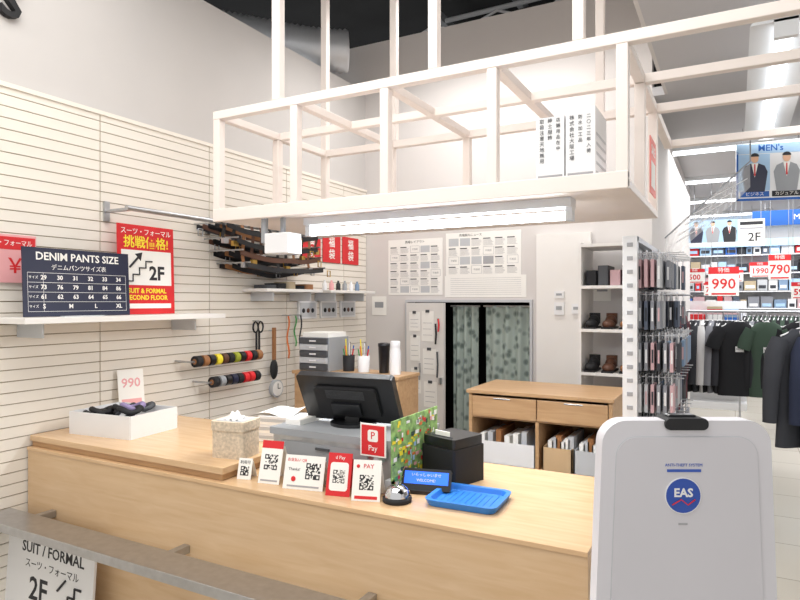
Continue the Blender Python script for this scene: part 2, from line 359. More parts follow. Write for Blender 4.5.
o=rrect(-.12,.12,-.105,.105,.03); i_=rrect(-.105,.105,-.09,.09,.025); f_=rrect(-.098,.098,-.083,.083,.02)
n=len(o); vs=[(p[0]*.92,p[1]*.92,0) for p in o]+[(p[0],p[1],.022) for p in o]+[(p[0],p[1],.022) for p in i_]+[(p[0],p[1],.006) for p in f_]
fs=[tuple(range(n-1,-1,-1)),tuple(range(3*n,4*n))]
for k in range(3):
    for a in range(n): fs.append((k*n+a,k*n+(a+1)%n,(k+1)*n+(a+1)%n,(k+1)*n+a))
b.add(vs,fs,BLUE)
for a in range(-4,5): b.box(a*.02-.002,a*.02+.002,-.07,.07,.006,.008,BLUE)
b.done(.001)
# ---------------------------------------------------------------- security gate
b=B('security_gate')
G=Matrix.Translation((-.105,1.53,0))@Matrix.Rotation(math.radians(28.4),4,'Z'); GM=G@frame((0,0,0),(1,0,0),(0,0,1))
def gp(w0,w1,h,z0,r,n=8):
    pts=[(-w0/2,z0),(w0/2,z0)]
    for cx,s in ((w1/2-r,1),(-w1/2+r,-1)):
        for i in range(n+1):
            a=math.radians(90*i/n) if s>0 else math.radians(90+90*i/n)
            pts.append((cx+r*math.cos(a),h-r+r*math.sin(a)))
    return pts
b.M=GM
b.prism(gp(.47,.375,1.335,.04,.055),-.022,.022,GATE,True)
b.prism(gp(.405,.315,1.30,.10,.045),.022,.0232,LGREY,True)
b.prism(gp(.402,.312,1.2985,.10,.0445),.0232,.025,GATE2,True)
b.M=G; b.prism(rrect(-.26,.26,-.1,.1,.03),0,.04,DGREY); b.M=GM
b.prism(rrect(-.05,.045,1.315,1.341,.012),-.03,.03,BLK2); b.prism(rrect(-.035,.025,1.337,1.346,.004),-.012,.012,BLACK)
cy=1.17
def disc(r,z0,z1,m,cx=-.01,n=36): b.prism([(cx+r*math.cos(6.2832*i/n),cy+r*math.sin(6.2832*i/n)) for i in range(n)],z0,z1,m)
disc(.040,.025,.027,WPL); disc(.038,.027,.0276,mat('gate_blue','#2b4fa8',.4))
b.text('EAS',-.01,cy+.006,.0276,.026,WPL,bold=.0008)
b.tube([(-.035,cy-.02,.028),(-.015,cy-.008,.028),(.0,cy-.02,.028),(.016,cy-.008,.028)],.0016,RED,n=4)
b.box(-.045,.03,1.222,1.228,.025,.0262,mat('gate_text','#3558b0',.5)); b.text('ANTI-THEFT SYSTEM',-.008,1.237,.025,.009,MATS['gate_text'])
b.box(-.02,.0,1.105,1.109,.025,.0262,INKG)
b.done(.004,3)
# ---------------------------------------------------------------- left wall goods
b=B('display_shelf')
b.box(-2.785,-2.52,1.48,2.60,1.505,1.53,WHITE)
for y in (1.6,2.45): b.box(-2.785,-2.6,y,y+.01,1.44,1.505,LGREY)
b.done(.002)
b=B('denim_size_sign')
b.M=frame((-2.63,1.80,1.532),(0,1,0),(-.05,0,1))
b.box(-.26,.26,0,.30,-.006,0,NAVY)
b.text('DENIM PANTS SIZE',0,.262,0,.048,PAPER,maxw=.46,bold=.0008); b.text('デニムパンツサイズ表',0,.215,0,.027,PAPER,maxw=.34)
rows=['29 30 31 32 33 34','73 76 79 81 84 86','61 62 63 64 65 66','S   M   L   XL']
for r,t_ in enumerate(rows):
    y=.17-r*.042; b.box(-.24,.24,y+.02,y+.0215,0,.0006,PAPER)
    for k,w in enumerate(t_.split()):
        n=len(t_.split()); b.text(w,-.17+(.37/(n-1))*k,y,0,.027,PAPER,bold=.0006)
    b.text('サイズ',-.215,y,0,.014,PAPER)
b.box(-.24,.24,.022,.0235,0,.0006,PAPER)
for k in (0,1,7): b.box(-.24+k*.0686-.0005,-.24+k*.0686+.0005,.022,.19,0,.0005,PAPER)
b.M=I4.copy(); b.box(-2.70,-2.60,1.7,1.9,1.53,1.534,LGREY)
b.done()
b=B('second_floor_sign')
b.M=frame((-2.70,2.225,1.532),(0,1,0),(-.03,0,1))
b.box(-.175,.175,0,.46,-.006,0,RED); b.box(-.155,.155,.15,.33,0,.001,PAPER)
b.text('スーツ・フォーマル',0,.425,0,.036,PAPER,maxw=.31); b.text('挑戦価格!',0,.368,.0,.066,YEL,maxw=.31,bold=.001)
b.text('2F',.06,.21,.001,.10,INK,maxw=.12,bold=.003)
b.tube([(p[0],p[1],.002) for p in [(-.13,.17),(-.09,.17),(-.09,.205),(-.05,.205),(-.05,.24),(-.01,.24),(-.01,.275),(.03,.275)]],.005,INK,n=4)
b.tube([(-.11,.24,.002),(-.05,.30,.002)],.006,INK,n=4); b.prism([(-.03,.32),(-.075,.31),(-.04,.275)],.001,.002,INK)
b.text('SUIT & FORMAL',0,.12,0,.034,YEL,maxw=.31,bold=.001); b.text('SECOND FLOOR',0,.085,0,.034,YEL,maxw=.31,bold=.001); b.box(-.15,.15,.03,.055,0,.001,PAPER)
b.done()
b=B('price_sign')
b.M=FX(-2.775,1.55,1.68)
b.box(-.17,.13,0,.21,-.008,0,PINK); b.box(-.165,.125,.145,.2,0,.001,RED); b.text('スーツ・フォーマル',0,.172,.001,.03,PAPER,maxw=.22); b.text('￥3',.06,.07,0,.09,RED,bold=.001)
b.done()
b=B('sign_letter'); b.M=FX(-2.8,1.57,2.88); b.box(-.20,-.13,-.02,.02,0,.03,BLK2); b.text('S',.0,.02,.0,.2,BLK2,ext=.015,bold=.004); b.done()
b=B('wall_hanger_rail')
b.cyl((-2.58,2.0,2.05),(-2.58,3.6,2.05),.013,STEEL)
for y in (2.04,2.72,3.45):
    b.cyl((-2.785,y,2.05),(-2.58,y,2.05),.01,STEEL); b.box(-2.785,-2.775,y-.015,y+.015,2.0,2.1,STEEL)
b.done()
b=B('hanging_belts')
rnd=random.Random(5)
for lvl,(z,y0,y1,xx) in enumerate([(2.03,2.62,3.5,-2.62),(1.95,2.70,3.5,-2.66),(1.88,2.74,3.52,-2.64),(1.81,2.80,3.56,-2.62)]):
    b.cyl((-2.785,y0,z+.02),(-2.52,y0,z+.02),.005,STEEL); b.cyl((-2.785,y1,z+.02),(-2.52,y1,z+.02),.005,STEEL)
    for k in range(6):
        m=[BLK2,BROWN,BLACK,BLK2,TAN,BLK2][(k+lvl)%6]; x=-2.76+k*.045; sag=rnd.uniform(.01,.05); ph=rnd.uniform(0,6)
        b.grid(lambda u,v,x=x,sag=sag,ph=ph:(x+.008*math.sin(u*9+ph),y0+(y1-y0)*u,z+.02-sag*4*u*(1-u)*(1+.15*math.sin(u*12+ph))-.03*v),16,1,m)
        yb=y0+.13*k+.05*lvl; zz=z-sag*.8
        b.tube([(x+.006,yb,zz-.02),(x+.006,yb+.035,zz-.02),(x+.006,yb+.035,zz+.02),(x+.006,yb,zz+.02)],.004,[STEEL,BRASS][k%2],closed=True,n=5)
for k in range(12):
    y=2.60+k*.08; L=rnd.uniform(.10,.26)
    b.grid(lambda u,v,y=y,L=L:(-2.56+.01*math.sin(v*6),y+.028*u+.02*v,2.05-L*v),1,6,rnd.choice([BLK2,BROWN,BLACK,TAN,BLK2])); b.box(-2.57,-2.55,y+.015,y+.055,2.03-L,2.06-L,[STEEL,BRASS][k%2])
b.done()
b=B('belt_roll_rod')
for z,y0,n in ((1.26,2.50,11),(1.13,2.63,8)):
    b.cyl((-2.66,y0-.03,z),(-2.66,y0+n*.05+.03,z),.006,STEEL)
    for yy in (y0-.02,y0+n*.05+.02): b.cyl((-2.785,yy,z),(-2.66,yy,z),.006,STEEL)
    for k in range(n):
        m=[BLK2,TAN,BLACK,YEL,BROWN,BLK2,mat('olive','#9aa02f',.7),BLACK,RED,BLK2,TAN][k%11] if n==11 else [BLK2,GREY,BLACK,NAVY,BLK2,RED,RED,BLK2][k]
        b.cyl((-2.66,y0+k*.05+.004,z),(-2.66,y0+k*.05+.042,z),.032,m,n=18); b.cyl((-2.66,y0+k*.05+.002,z),(-2.66,y0+k*.05+.044,z),.016,TAN,n=12)
b.done()
b=B('wall_shelf'); b.box(-2.785,-2.58,3.02,3.62,1.66,1.68,WHITE); b.box(-2.785,-2.6,3.1,3.11,1.6,1.66,LGREY); b.box(-2.785,-2.6,3.5,3.51,1.6,1.66,LGREY); b.done(.002)
b=B('wall_shelf'); b.box(-2.785,-2.58,3.72,4.35,1.66,1.68,WHITE); b.box(-2.785,-2.6,3.8,3.81,1.6,1.66,LGREY); b.box(-2.785,-2.6,4.2,4.21,1.6,1.66,LGREY); b.done(.002)
b=B('folded_scarves')
for i,m in enumerate([DGREY,BLK2,CLOTH[7],CLOTH[0],TAN]):
    b.prism(rrect(-2.75,-2.62,3.08+.1*i,3.17+.1*i,.02),1.681,1.705+.012*(i%3),m,True)
b.done()
b=B('shelf_bottles')
for i in range(6): b.lathe([(.018,0),(.018,.05),(.008,.06),(.008,.075)],(-2.68,3.78+.09*i,1.681),[WPL,PINK,BLACK,GREY,WPL,CLOTH[8]][i],12)
b.done()
b=B('lucky_bag_posters')
for i in range(3):
    b.M=FX(-2.784,3.75+i*.27,1.9); b.box(-.12,.12,0,.22,0,.004,RED)
    b.text('福',0,.155,.004,.085,PAPER,bold=.001); b.text('袋',0,.06,.004,.085,PAPER,bold=.001)
b.done()
b=B('display_frames')
for i in range(3):
    b.M=FX(-2.784,3.70+i*.27,1.47); b.box(-.11,.11,0,.13,0,.012,WPL); b.box(-.095,.095,.012,.118,.012,.013,LGREY)
    for k in range(3): b.sph((-.055+k*.055,.06,.014),(.018,.018,.006),BROWN if k%2 else BLK2)
b.done(.001)
b=B('hanging_scissors')
y=3.12
b.cyl((-2.785,y,1.47),(-2.73,y,1.47),.004,STEEL)
for s in (-1,1):
    b.tube([(-2.74,y+s*.024+.024*math.cos(a*.5236),1.43+.035*math.sin(a*.5236)) for a in range(12)],.006,BLK2,closed=True,n=6)
    b.box(-2.745,-2.74,y+s*.013-.008,y+s*.013+.008,1.22,1.40,BLK2)
b.done()
b=B('hanging_tape_measure')
for i,(y,c_,L) in enumerate([(3.42,ORG,.3),(3.5,GRN,.22),(3.56,BLACK,.34)]):
    b.cyl((-2.785,y,1.5),(-2.72,y,1.5),.004,STEEL); b.grid(lambda u,v,y=y,L=L:(-2.74+.01*math.sin(9*v),y+.018*u,1.5-L*v),1,8,c_)
b.done()
b=B('shoe_brush'); b.cyl((-2.785,3.28,1.40),(-2.74,3.28,1.40),.004,STEEL); b.box(-2.75,-2.735,3.27,3.295,1.2,1.42,TAN); b.sph((-2.742,3.28,1.14),(.02,.035,.07),BLK2); b.done()
b=B('round_wall_clock'); b.cyl((-2.785,3.34,1.0),(-2.76,3.34,1.0),.06,LGREY,n=28); b.cyl((-2.76,3.34,1.0),(-2.757,3.34,1.0),.05,PAPER,n=28); b.box(-2.757,-2.755,3.338,3.343,1.0,1.035,INK); b.box(-2.757,-2.755,3.34,3.365,.998,1.003,INK); b.done()
b=B('small_price_card'); b.M=frame((-2.71,2.14,1.0),(.3,1,0),(-.15,0,1)); b.box(-.065,.065,0,.25,-.004,0,PAPER); b.text('990',0,.18,0,.065,PINK,maxw=.11,bold=.001); b.box(-.05,.05,.04,.10,0,.001,PINK); b.done()
# ---------------------------------------------------------------- back of counter
def cabinet(name,x0,x1,y0,y1,z1,drawers,openz=None):
    b=B(name); t=.02
    b.box(x0,x0+t,y0+.005,y1,0,z1-t,CABW); b.box(x1-t,x1,y0+.005,y1,0,z1-t,CABW); b.box(x0-.01,x1+.01,y0-.01,y1,z1-t,z1,CABW)
    b.box(x0+t,x1-t,y1-.01,y1-.001,0.05,z1-t,CABW if not openz else WOODE); b.box(x0+t,x1-t,y0+.01,y1-.01,.04,.06,CABW)
    xm=(x0+x1)/2
    for (a,c) in drawers:
        b.box(x0+t+.003,xm-.003,y0,y0+.02,a,c-.005,CABW); b.box(xm+.003,x1-t-.003,y0,y0+.02,a,c-.005,CABW)
        for q0 in ((x0+xm)/2,(xm+x1)/2): b.box(q0-.05,q0+.05,y0-.004,y0,c-.018,c-.010,STEEL)
    if openz:
        for z in openz: b.box(x0+t,x1-t,y0+.01,y1-.01,z-.01,z+.01,CABW)
        b.box(xm-.01,xm+.01,y0+.01,y1-.01,.06,drawers[-1][0],CABW)
    return b.done(.002)
cabinet('drawer_cabinet',-2.47,-1.72,3.15,3.42,1.16,[(.9,1.13),(.5,.9),(.08,.5)])
cabinet('open_shelf_cabinet',-1.36,-.56,3.35,3.85,1.09,[(.94,1.06)],openz=[.94,.66,.35])
b=B('storage_bins')
for i,(x,w,m) in enumerate([(-1.33,.36,WPL),(-.93,.16,mat('tan_box','#c6a882',.8)),(-.76,.16,LGREY)]):
    b.box(x,x+w,3.36,3.36+.006,.671,.80,m); b.box(x,x+w,3.7,3.706,.671,.80,m); b.box(x,x+.006,3.36,3.706,.671,.80,m); b.box(x+w-.006,x+w,3.36,3.706,.671,.80,m); b.box(x,x+w,3.36,3.706,.671,.676,m)
    for k in range(6): b.box(x+.02+.05*k*w/.36,x+.05+.05*k*w/.36,3.40,3.66,.677,.83+.015*(k%3),[PAPER,LGREY,TAN,PAPER][k%4])
b.done()
b=B('binder_stack')
for i in range(9): b.box(-1.33+.04*i,-1.296+.04*i,3.4,3.7,.361,.57+.03*(i%3),[DGREY,WPL,BLUEP,BLK2,LGREY][i%5])
for i in range(5): b.box(-.92,-.6,3.4,3.7,.361+.03*i,.388+.03*i,[WPL,TAN,LGREY,RED,WPL][i])
b.done()
b=B('letter_drawers')
b.box(-2.45,-2.22,3.18,3.40,1.1605,1.37,GREY)
for i in range(5):
    z=1.168+i*.041; b.box(-2.44,-2.23,3.165,3.18,z,z+.036,LGREY if i%2 else DGREY); b.box(-2.36,-2.31,3.16,3.165,z+.012,z+.022,WPL)
b.box(-2.44,-2.24,3.2,3.4,1.37,1.40,PAPER)
b.done(.002)
b=B('pen_holder')
for i in range(2):
    x=-2.14+i*.11; b.lathe([(.035,0),(.038,.1),(.034,.1),(.031,.01)],(x,3.28,1.1605),[BLK2,WPL][i])
    for k in range(7):
        a=k*.9; b.cyl((x+.012*math.cos(a),3.28+.012*math.sin(a),1.175),(x+.035*math.cos(a),3.28+.03*math.sin(a),1.30+.02*(k%4)),.004,[RED,BLUEP,BLACK,YEL,GRN,ORG,WPL][k])
b.done()
b=B('thermos_bottle'); b.lathe([(.033,0),(.034,.01),(.034,.14),(.03,.155),(.03,.16),(.031,.162),(.031,.195),(.026,.2)],(-1.79,3.25,1.1605),WPL); b.done()
b=B('black_tumbler'); b.lathe([(.03,0),(.036,.16),(.038,.165),(.038,.18),(.02,.185)],(-1.89,3.29,1.1605),BLACK); b.done()
b=B('paper_stack'); b.M=Matrix.Translation((-1.74,2.14,1.0))@Matrix.Rotation(.2,4,'Z')
for i in range(9): b.box(-.10+.003*i,.09,-.08,.08-.004*i,.001+.012*i,.012+.012*i,[PAPER,LGREY,WPL][i%3])
b.grid(lambda u,v:(-.09+.17*u,-.07+.14*v,.115+.02*u*v+.008*math.sin(6*u)),8,6,PAPER)
b.done()
b=B('merchandise_bags')
b.M=Matrix.Translation((-2.6,2.95,0))
for i,m in enumerate([WPL,LGREY,GREY]): b.box(-.16+.1*i,-.08+.1*i,-.14,.14,0,.85-.06*i,m)
b.done(.01)
# wall papers + stockroom door
b=B('wall_floor_plan')
rnd=random.Random(2)
def news(b,W,Hh,cols,rws):
    b.box(-W/2,W/2,0,Hh,0,.002,PAPER)
    cw=W*.94/cols; ch=Hh*.86/rws
    for i in range(cols):
        for j in range(rws):
            x=-W*.47+i*cw+.006; y=Hh*.03+j*ch+.005; w=cw-.012; h=ch-.012; r=rnd.random()
            if r<.25: b.box(x,x+w,y,y+h,.002,.0025,[LGREY,INKG,LGREY][rnd.randint(0,2)])
            elif r<.4:
                for q0 in ((x,x+w,y,y+.002),(x,x+w,y+h,y+h+.002),(x,x+.002,y,y+h),(x+w,x+w+.002,y,y+h)): b.box(q0[0],q0[1],q0[2],q0[3],.002,.003,INKG)
                b.text('平面図',x+w/2,y+h/2,.002,.018,INKG,maxw=w*.8)
            else:
                yy=y
                while yy<y+h-.016: b.box(x,x+w*rnd.uniform(.75,1),yy,yy+.002,.002,.003,INKG); yy+=.008
                b.box(x,x+w*.7,y+h-.012,y+h-.004,.002,.003,DGREY)
b.M=FY(-2.32,4.549,1.65); news(b,.50,.46,5,6); b.text('売場レイアウト',0,.435,.002,.026,INK)
b.M=FY(-1.73,4.549,1.80); news(b,.62,.34,6,4); b.text('売場案内ニュース',-.1,.318,.002,.024,INK)
b.M=FY(-2.0,4.548,1.63); b.box(-.05,.62,0,.17,0,.001,PAPER)
for k in range(9): b.box(.0,.58,.02+k*.016,.0215+k*.016,.001,.002,INKG)
b.done()
b=B('wall_notices')
for (x,z,w,h) in [(-2.66,1.48,.14,.16),(-1.12,1.50,.07,.09),(-1.0,1.51,.06,.07),(-1.12,1.62,.07,.05),(-.83,1.6,.12,.17)]:
    b.M=FY(x,4.5 if -1.29<x<-.9 else 4.549,z); b.box(-w/2,w/2,0,h,0,.015 if w<.08 else .002,WPL if w<.08 else PAPER); b.box(-w*.3,w*.3,h*.4,h*.7,.015 if w<.08 else .002,.017 if w<.08 else .003,GREY)
b.done()
b=B('door_1')
b.M=Matrix.Translation((-2.35,4.49,0))@Matrix.Rotation(math.radians(-6),4,'Z')
b.box(0,.35,-.03,.0,.01,1.585,DOOR); b.box(.325,.34,-.07,-.03,.95,1.0,STEEL)
Mk=b.M.copy()
for (x,z,w,h) in [(.03,1.36,.10,.15),(.15,1.28,.11,.24),(.04,1.12,.09,.2),(.16,1.02,.12,.2),(.05,.86,.09,.2),(.17,.76,.12,.2)]:
    b.M=Mk@FY(x+w/2,-.03,z); b.box(-w/2,w/2,0,h,0,.003,PAPER); b.box(-w*.15,w*.15,h-.012,h+.01,.003,.008,DGREY)
    for k in range(3): b.box(-w*.38,w*.38*(1-.2*(k%2)),h*.2+k*h*.2,h*.2+k*h*.2+.003,.003,.004,INKG)
b.M=Mk
for (x,z,L,m) in ((.285,1.42,.16,BLK2),(.30,1.2,.2,DGREY),(.135,1.1,.13,STEEL),(.31,1.46,.1,RED)):
    b.cyl((x,-.03,z),(x,-.05,z),.004,STEEL,n=6); b.tube([(x,-.045,z),(x+.006,-.045,z-L*.5),(x,-.045,z-L)],.007,m,n=6)
b.done()
b=B('trim_doorway'); b.box(-2.40,-2.38,4.53,4.67,0,1.61,LGREY); b.box(-1.35,-1.33,4.53,4.67,0,1.61,LGREY); b.box(-2.38,-1.35,4.53,4.55,1.59,1.61,LGREY); b.done()
CUR=curtainmat('curtain_pattern')
for x0,x1 in ((-2.0,-1.78),(-1.72,-1.37)):
    b=B('doorway_curtain')
    b.grid(lambda u,v:(x0+(x1-x0)*u,4.60+.02*math.sin(u*22+.6*v),1.56-1.0*v+.0),36,8,CUR)
    b.cyl((x0-.02,4.60,1.56),(x1+.01,4.60,1.56),.008,STEEL); b.done()
b=B('shoe_shelf')
for x in (-.90,-.54): b.box(x,x+.02,4.1,4.48,0,1.98,WHITE)
for z in (.3,.7,1.12,1.40,1.68,1.95): b.box(-.88,-.54,4.1,4.48,z,z+.02,WHITE)
for z in (1.14,1.42,.72):
    for i in range(3):
        x=-.83+.11*i; m=[BROWN,TAN,BLK2][(i+int(z*10))%3]
        b.sph((x,4.17,z+.03),(.04,.08,.03),m); b.sph((x,4.26,z+.045),(.038,.07,.045),m); b.lathe([(.036,.03),(.036,.1),(.03,.1)],(x,4.29,z),m,12); b.box(x-.036,x+.036,4.10,4.33,z,z+.012,BLK2)
for i in range(4): b.prism(rrect(-.86+.075*i,-.795+.075*i,4.15,4.4,.01),1.701,1.80+.03*(i%2),[BLK2,DGREY,CLOTH[9],CLOTH[6]][i],True)
b.done()
# ---------------------------------------------------------------- accessory rack
b=B('accessory_display_rack')
b.box(-.367,-.357,2.42,3.12,0.0,1.84,WPL)
b.box(-.367,-.316,2.412,2.420,0,1.84,WPL)
for k in range(34): b.box(-.352,-.331,2.410,2.4125,.15+k*.05,.165+k*.05,INKG)
b.box(-.367,-.316,2.42,2.45,0,1.84,WPL); b.box(-.367,-.316,3.09,3.12,0,1.84,WPL); b.box(-.367,-.316,2.42,3.12,1.82,1.84,WPL); b.box(-.367,-.1,2.42,3.12,0,.08,WPL)
rnd=random.Random(23)
pal=[CLOTH[2],CLOTH[8],CLOTH[10],CLOTH[2],CLOTH[9],CLOTH[8],LGREY,WPL,CLOTH[10],CLOTH[3]]
b.box(-.357,-.35,2.45,3.09,.08,1.82,LGREY)
for r in range(9):
    z=1.78-r*.155
    for c_ in range(6):
        y=2.50+c_*.108; m=rnd.choice(pal)
        b.cyl((-.35,y,z),(-.165,y,z),.0025,STEEL,n=6)
        for k in range(rnd.randint(5,8)):
            x=-.338+k*.022; j=rnd.uniform(-.006,.006); mm=m if rnd.random()<.5 else rnd.choice(pal)
            b.box(x,x+.0015,y-.03,y+.03,z-.03,z+.012,WPL)
            b.box(x-.004,x+.008,y-.042+j,y+.042+j,z-.132+abs(j),z-.025,mm)
            b.box(x-.001,x+.006,y-.0425+j,y+.0425+j,z-.10,z-.05,rnd.choice([WPL,CLOTH[3],WPL,CLOTH[9]]))
b.done(.002,1)
# ---------------------------------------------------------------- clothes
def shirt(b,M,m,w=.46,h=.68,th=.05,long=True,jacket=False,label=False):
    b.M=M; n=20
    L=[(.0,.06,.03),(-.025,.10,.04),(-.06,w*.42,.045),(-.11,w*.5,.05),(-.22,w*.46,th),(-h*.7,w*.46,th),(-h,w*.5,th*1.1)]
    vs=[]
    for i,(z,a,d) in enumerate(L):
        for k in range(n):
            t=6.2832*k/n; f=1+(.18*math.sin(5*t+i*.3) if i>3 else 0)
            vs.append((a*math.cos(t),d*math.sin(t)*f,z))
    b.add(vs,[(i*n+k,i*n+(k+1)%n,(i+1)*n+(k+1)%n,(i+1)*n+k) for i in range(len(L)-1) for k in range(n)],m,True)
    for s in (-1,1):
        if long: pts=[(s*w*.40,0,-.07),(s*w*.52,0,-.16),(s*w*.58,.005,-.35),(s*w*.60,.01,-.60)]; rr=[.055,.06,.05,.042]
        else: pts=[(s*w*.40,0,-.07),(s*w*.54,0,-.15),(s*w*.64,0,-.25)]; rr=[.055,.065,.065]
        b.tube(pts,rr,m,n=10)
    b.tube([(0,0,0),(0,0,.05),(.015,0,.075),(0,0,.09),(-.012,0,.08)],.003,STEEL,n=6); b.tube([(-w*.4,0,-.045),(0,0,.005),(w*.4,0,-.045)],.006,WPL,n=6)
    if jacket:
        b.add([(-.06,-.052,-.01),(.06,-.052,-.01),(0,-.062,-.30)],[(0,1,2)],CLOTH[4]); b.add([(-.012,-.056,-.03),(.012,-.056,-.03),(.015,-.066,-.24),(-.015,-.066,-.24)],[(0,1,2,3)],CLOTH[1])
    if label:
        Mk=b.M.copy(); b.M=Mk@FY(0,-.062,-.25); b.box(-.035,.035,-.025,.025,0,.001,CLOTH[4]); b.text('NEW',0,0,.001,.025,INK)
    b.M=I4.copy()
def T(x,y,z,r=0): return Matrix.Translation((x,y,z))@Matrix.Rotation(math.radians(r),4,'Z')
def rack(name,x0,x1,y,z,items):
    b=B(name)
    b.cyl((x0,y,z),(x1,y,z),.012,STEEL)
    for x in (x0,x1):
        b.cyl((x,y,.06),(x,y,z),.012,STEEL); b.cyl((x,y-.22,.05),(x,y+.22,.05),.012,STEEL)
        for s in (-1,1): b.cyl((x-.01,y+s*.2,.025),(x+.01,y+s*.2,.025),.025,BLK2)
    for it in items: shirt(b,*it[:2],**it[2])
    return b.done()
its=[(T(-.36+.042*i,6.72,1.41,76+6*(i%3)),[CLOTH[0],CLOTH[3],CLOTH[4],CLOTH[0],CLOTH[2],CLOTH[3],CLOTH[0],CLOTH[0]][i%8],dict(th=.028,w=.38)) for i in range(16)]
its+=[(T(.02,6.50,1.41,14),CLOTH[0],dict(label=True,w=.34,long=False)),(T(.25,6.50,1.41,6),CLOTH[5],dict(label=True,w=.30,long=False)),(T(.50,6.50,1.41,-5),CLOTH[0],dict(label=True,w=.34))]
rack('clothes_rack',-.42,.62,6.7,1.50,its)
its=[(T(.62+.05*i,4.85,1.42,85),[CLOTH[1],CLOTH[0],CLOTH[3]][i%3],dict(th=.04,h=.72)) for i in range(10)]+[(T(.37,4.78,1.42,42),CLOTH[3],dict(jacket=True,h=.76,w=.38)),(T(.50,4.80,1.42,50),CLOTH[1],dict(jacket=True,h=.76,w=.40))]
rack('suit_jacket_rack',.46,1.3,4.85,1.51,its)
its=[(T(1.2+.05*i,6.2,1.36,85),CLOTH[(i*3)%8],dict(th=.04)) for i in range(12)]
rack('clothes_rack',1.1,1.9,6.2,1.45,its)
its=[(T(.12+.045*i,9.0,1.41,82),CLOTH[(i*5)%10],dict(th=.03,w=.42)) for i in range(14)]
rack('clothes_rack',.05,.8,9.0,1.50,its)
b=B('side_clothes_rack')
b.cyl((-.42,4.8,1.56),(-.42,6.3,1.56),.010,STEEL)
for y in (4.8,6.3): b.cyl((-.495,y,1.56),(-.42,y,1.56),.01,STEEL)
for i in range(7): shirt(b,T(-.42,4.98+.2*i,1.47,90),[CLOTH[0],CLOTH[3],CLOTH[6],CLOTH[1]][i%4],w=.30,h=.75,th=.03)
b.done()
# far displays
b=B('far_garment_shelving')
rnd=random.Random(9)
bright=[CLOTH[8],SKYB,CLOTH[4],CLOTH[4],WPL,CLOTH[2],CLOTH[10],WPL,CLOTH[9],CLOTH[7],BLUEP,CLOTH[3],LGREY,RED]
b.box(-1.6,3.5,12.1,12.12,0,2.55,WPL)
for z in (.4,.75,1.1,1.45,1.75,2.05,2.35):
    b.box(-1.6,3.5,11.75,12.12,z,z+.02,WPL)
    x=-1.58
    while x<3.4:
        w=rnd.uniform(.1,.2)
        if z>1.4:
            m=rnd.choice(bright); b.box(x,x+w-.02,11.80,12.0,z+.03,z+rnd.uniform(.16,.25),m); b.box(x+.02,x+w-.04,11.79,11.8,z+.06,z+.11,rnd.choice([WPL,CLOTH[3],SKYB]))
        else:
            for q0 in range(rnd.randint(2,5)): b.box(x,x+w-.02,11.80,12.08,z+.021+q0*.045,z+.062+q0*.045,rnd.choice(bright))
        x+=w
b.box(-1.6,3.5,11.74,12.12,2.5,2.62,SKYB)
b.done()
def island(name,x,y,w,rows,h0):
    b=B(name)
    b.box(x-w/2,x+w/2,y-.3,y+.3,0,.1,WPL)
    b.box(x-w/2,x+w/2,y-.02,y+.02,.1,h0,WPL)
    for z in rows:
        b.box(x-w/2,x+w/2,y-.28,y+.28,z,z+.02,WPL); xx=x-w/2+.02
        while xx<x+w/2-.15:
            for q0 in range(rnd.randint(2,5)): b.box(xx,xx+.2,y-.27,y-.04,z+.021+.04*q0,z+.058+.04*q0,rnd.choice(bright))
            xx+=.23
    b.done()
island('display_gondola',-.35,10.6,1.0,(.3,.65,1.0,1.3),1.6)
island('display_gondola',1.55,9.6,1.2,(.3,.65,1.0,1.3),1.6)
def man(b,cx,cy,s,m):
    b.prism([(cx-.10*s,cy-.22*s),(cx+.10*s,cy-.22*s),(cx+.13*s,cy+.0*s),(cx+.10*s,cy+.07*s),(cx+.035*s,cy+.10*s),(cx-.035*s,cy+.10*s),(cx-.10*s,cy+.07*s),(cx-.13*s,cy)],.001,.002,m)
    b.prism([(cx,cy-.06*s),(cx+.035*s,cy+.10*s),(cx-.035*s,cy+.10*s)],.002,.003,PAPER); b.prism([(cx-.008*s,cy-.04*s),(cx+.008*s,cy-.04*s),(cx+.006*s,cy+.09*s),(cx-.006*s,cy+.09*s)],.003,.0035,RED)
    b.prism([(cx+.04*s*math.cos(i*.5236),cy+.155*s+.052*s*math.sin(i*.5236)) for i in range(12)],.002,.003,SKIN)
    b.prism([(cx+.045*s*math.cos(i*.5236),cy+.175*s+.04*s*abs(math.sin(i*.5236))) for i in range(0,7)],.003,.004,INK)
b=B('mens_department_sign')
b.M=frame((.25,5.80,2.41),(1,.25,0),(0,0,1)); b.box(-.25,.25,0,.46,-.015,0,WPL); b.box(-.25,.25,.38,.46,0,.001,SKYB); b.text("MEN's",.0,.42,.001,.07,BLUEP,bold=.001)
b.box(-.25,.25,0,.02,0,.001,BLUEP); b.box(-.25,-.235,0,.4,0,.001,BLUEP); b.box(.235,.25,0,.4,0,.001,BLUEP)
b.box(-.235,-.005,.08,.375,0,.0008,SKYB); b.box(-.22,-.01,.03,.075,0,.001,BLUEP); b.box(.01,.22,.03,.075,0,.001,INK); b.text('ビジネス',-.115,.052,.001,.034,PAPER,maxw=.18); b.text('カジュアル',.115,.052,.001,.034,PAPER,maxw=.18)
man(b,-.115,.23,.72,NAVY); man(b,.115,.23,.72,GREY)
for x in (-.2,.2): b.cyl((x,.46,-.008),(x,.59,-.008),.004,GREY,n=6)
b.done()
b=B('suit_department_sign')
b.M=frame((-.24,8.4,2.26),(1,.1,0),(0,0,1)); b.box(-.27,.27,0,.32,-.015,0,SKYB); b.box(-.27,.27,0,.05,0,.001,WPL)
for k,c_ in enumerate((NAVY,GREY,INK)): man(b,-.18+k*.18,.18,.6,c_)
for x in (-.2,.2): b.cyl((x,.32,-.008),(x,.74,-.008),.004,GREY,n=6)
b.done()
b=B('upstairs_direction_sign')
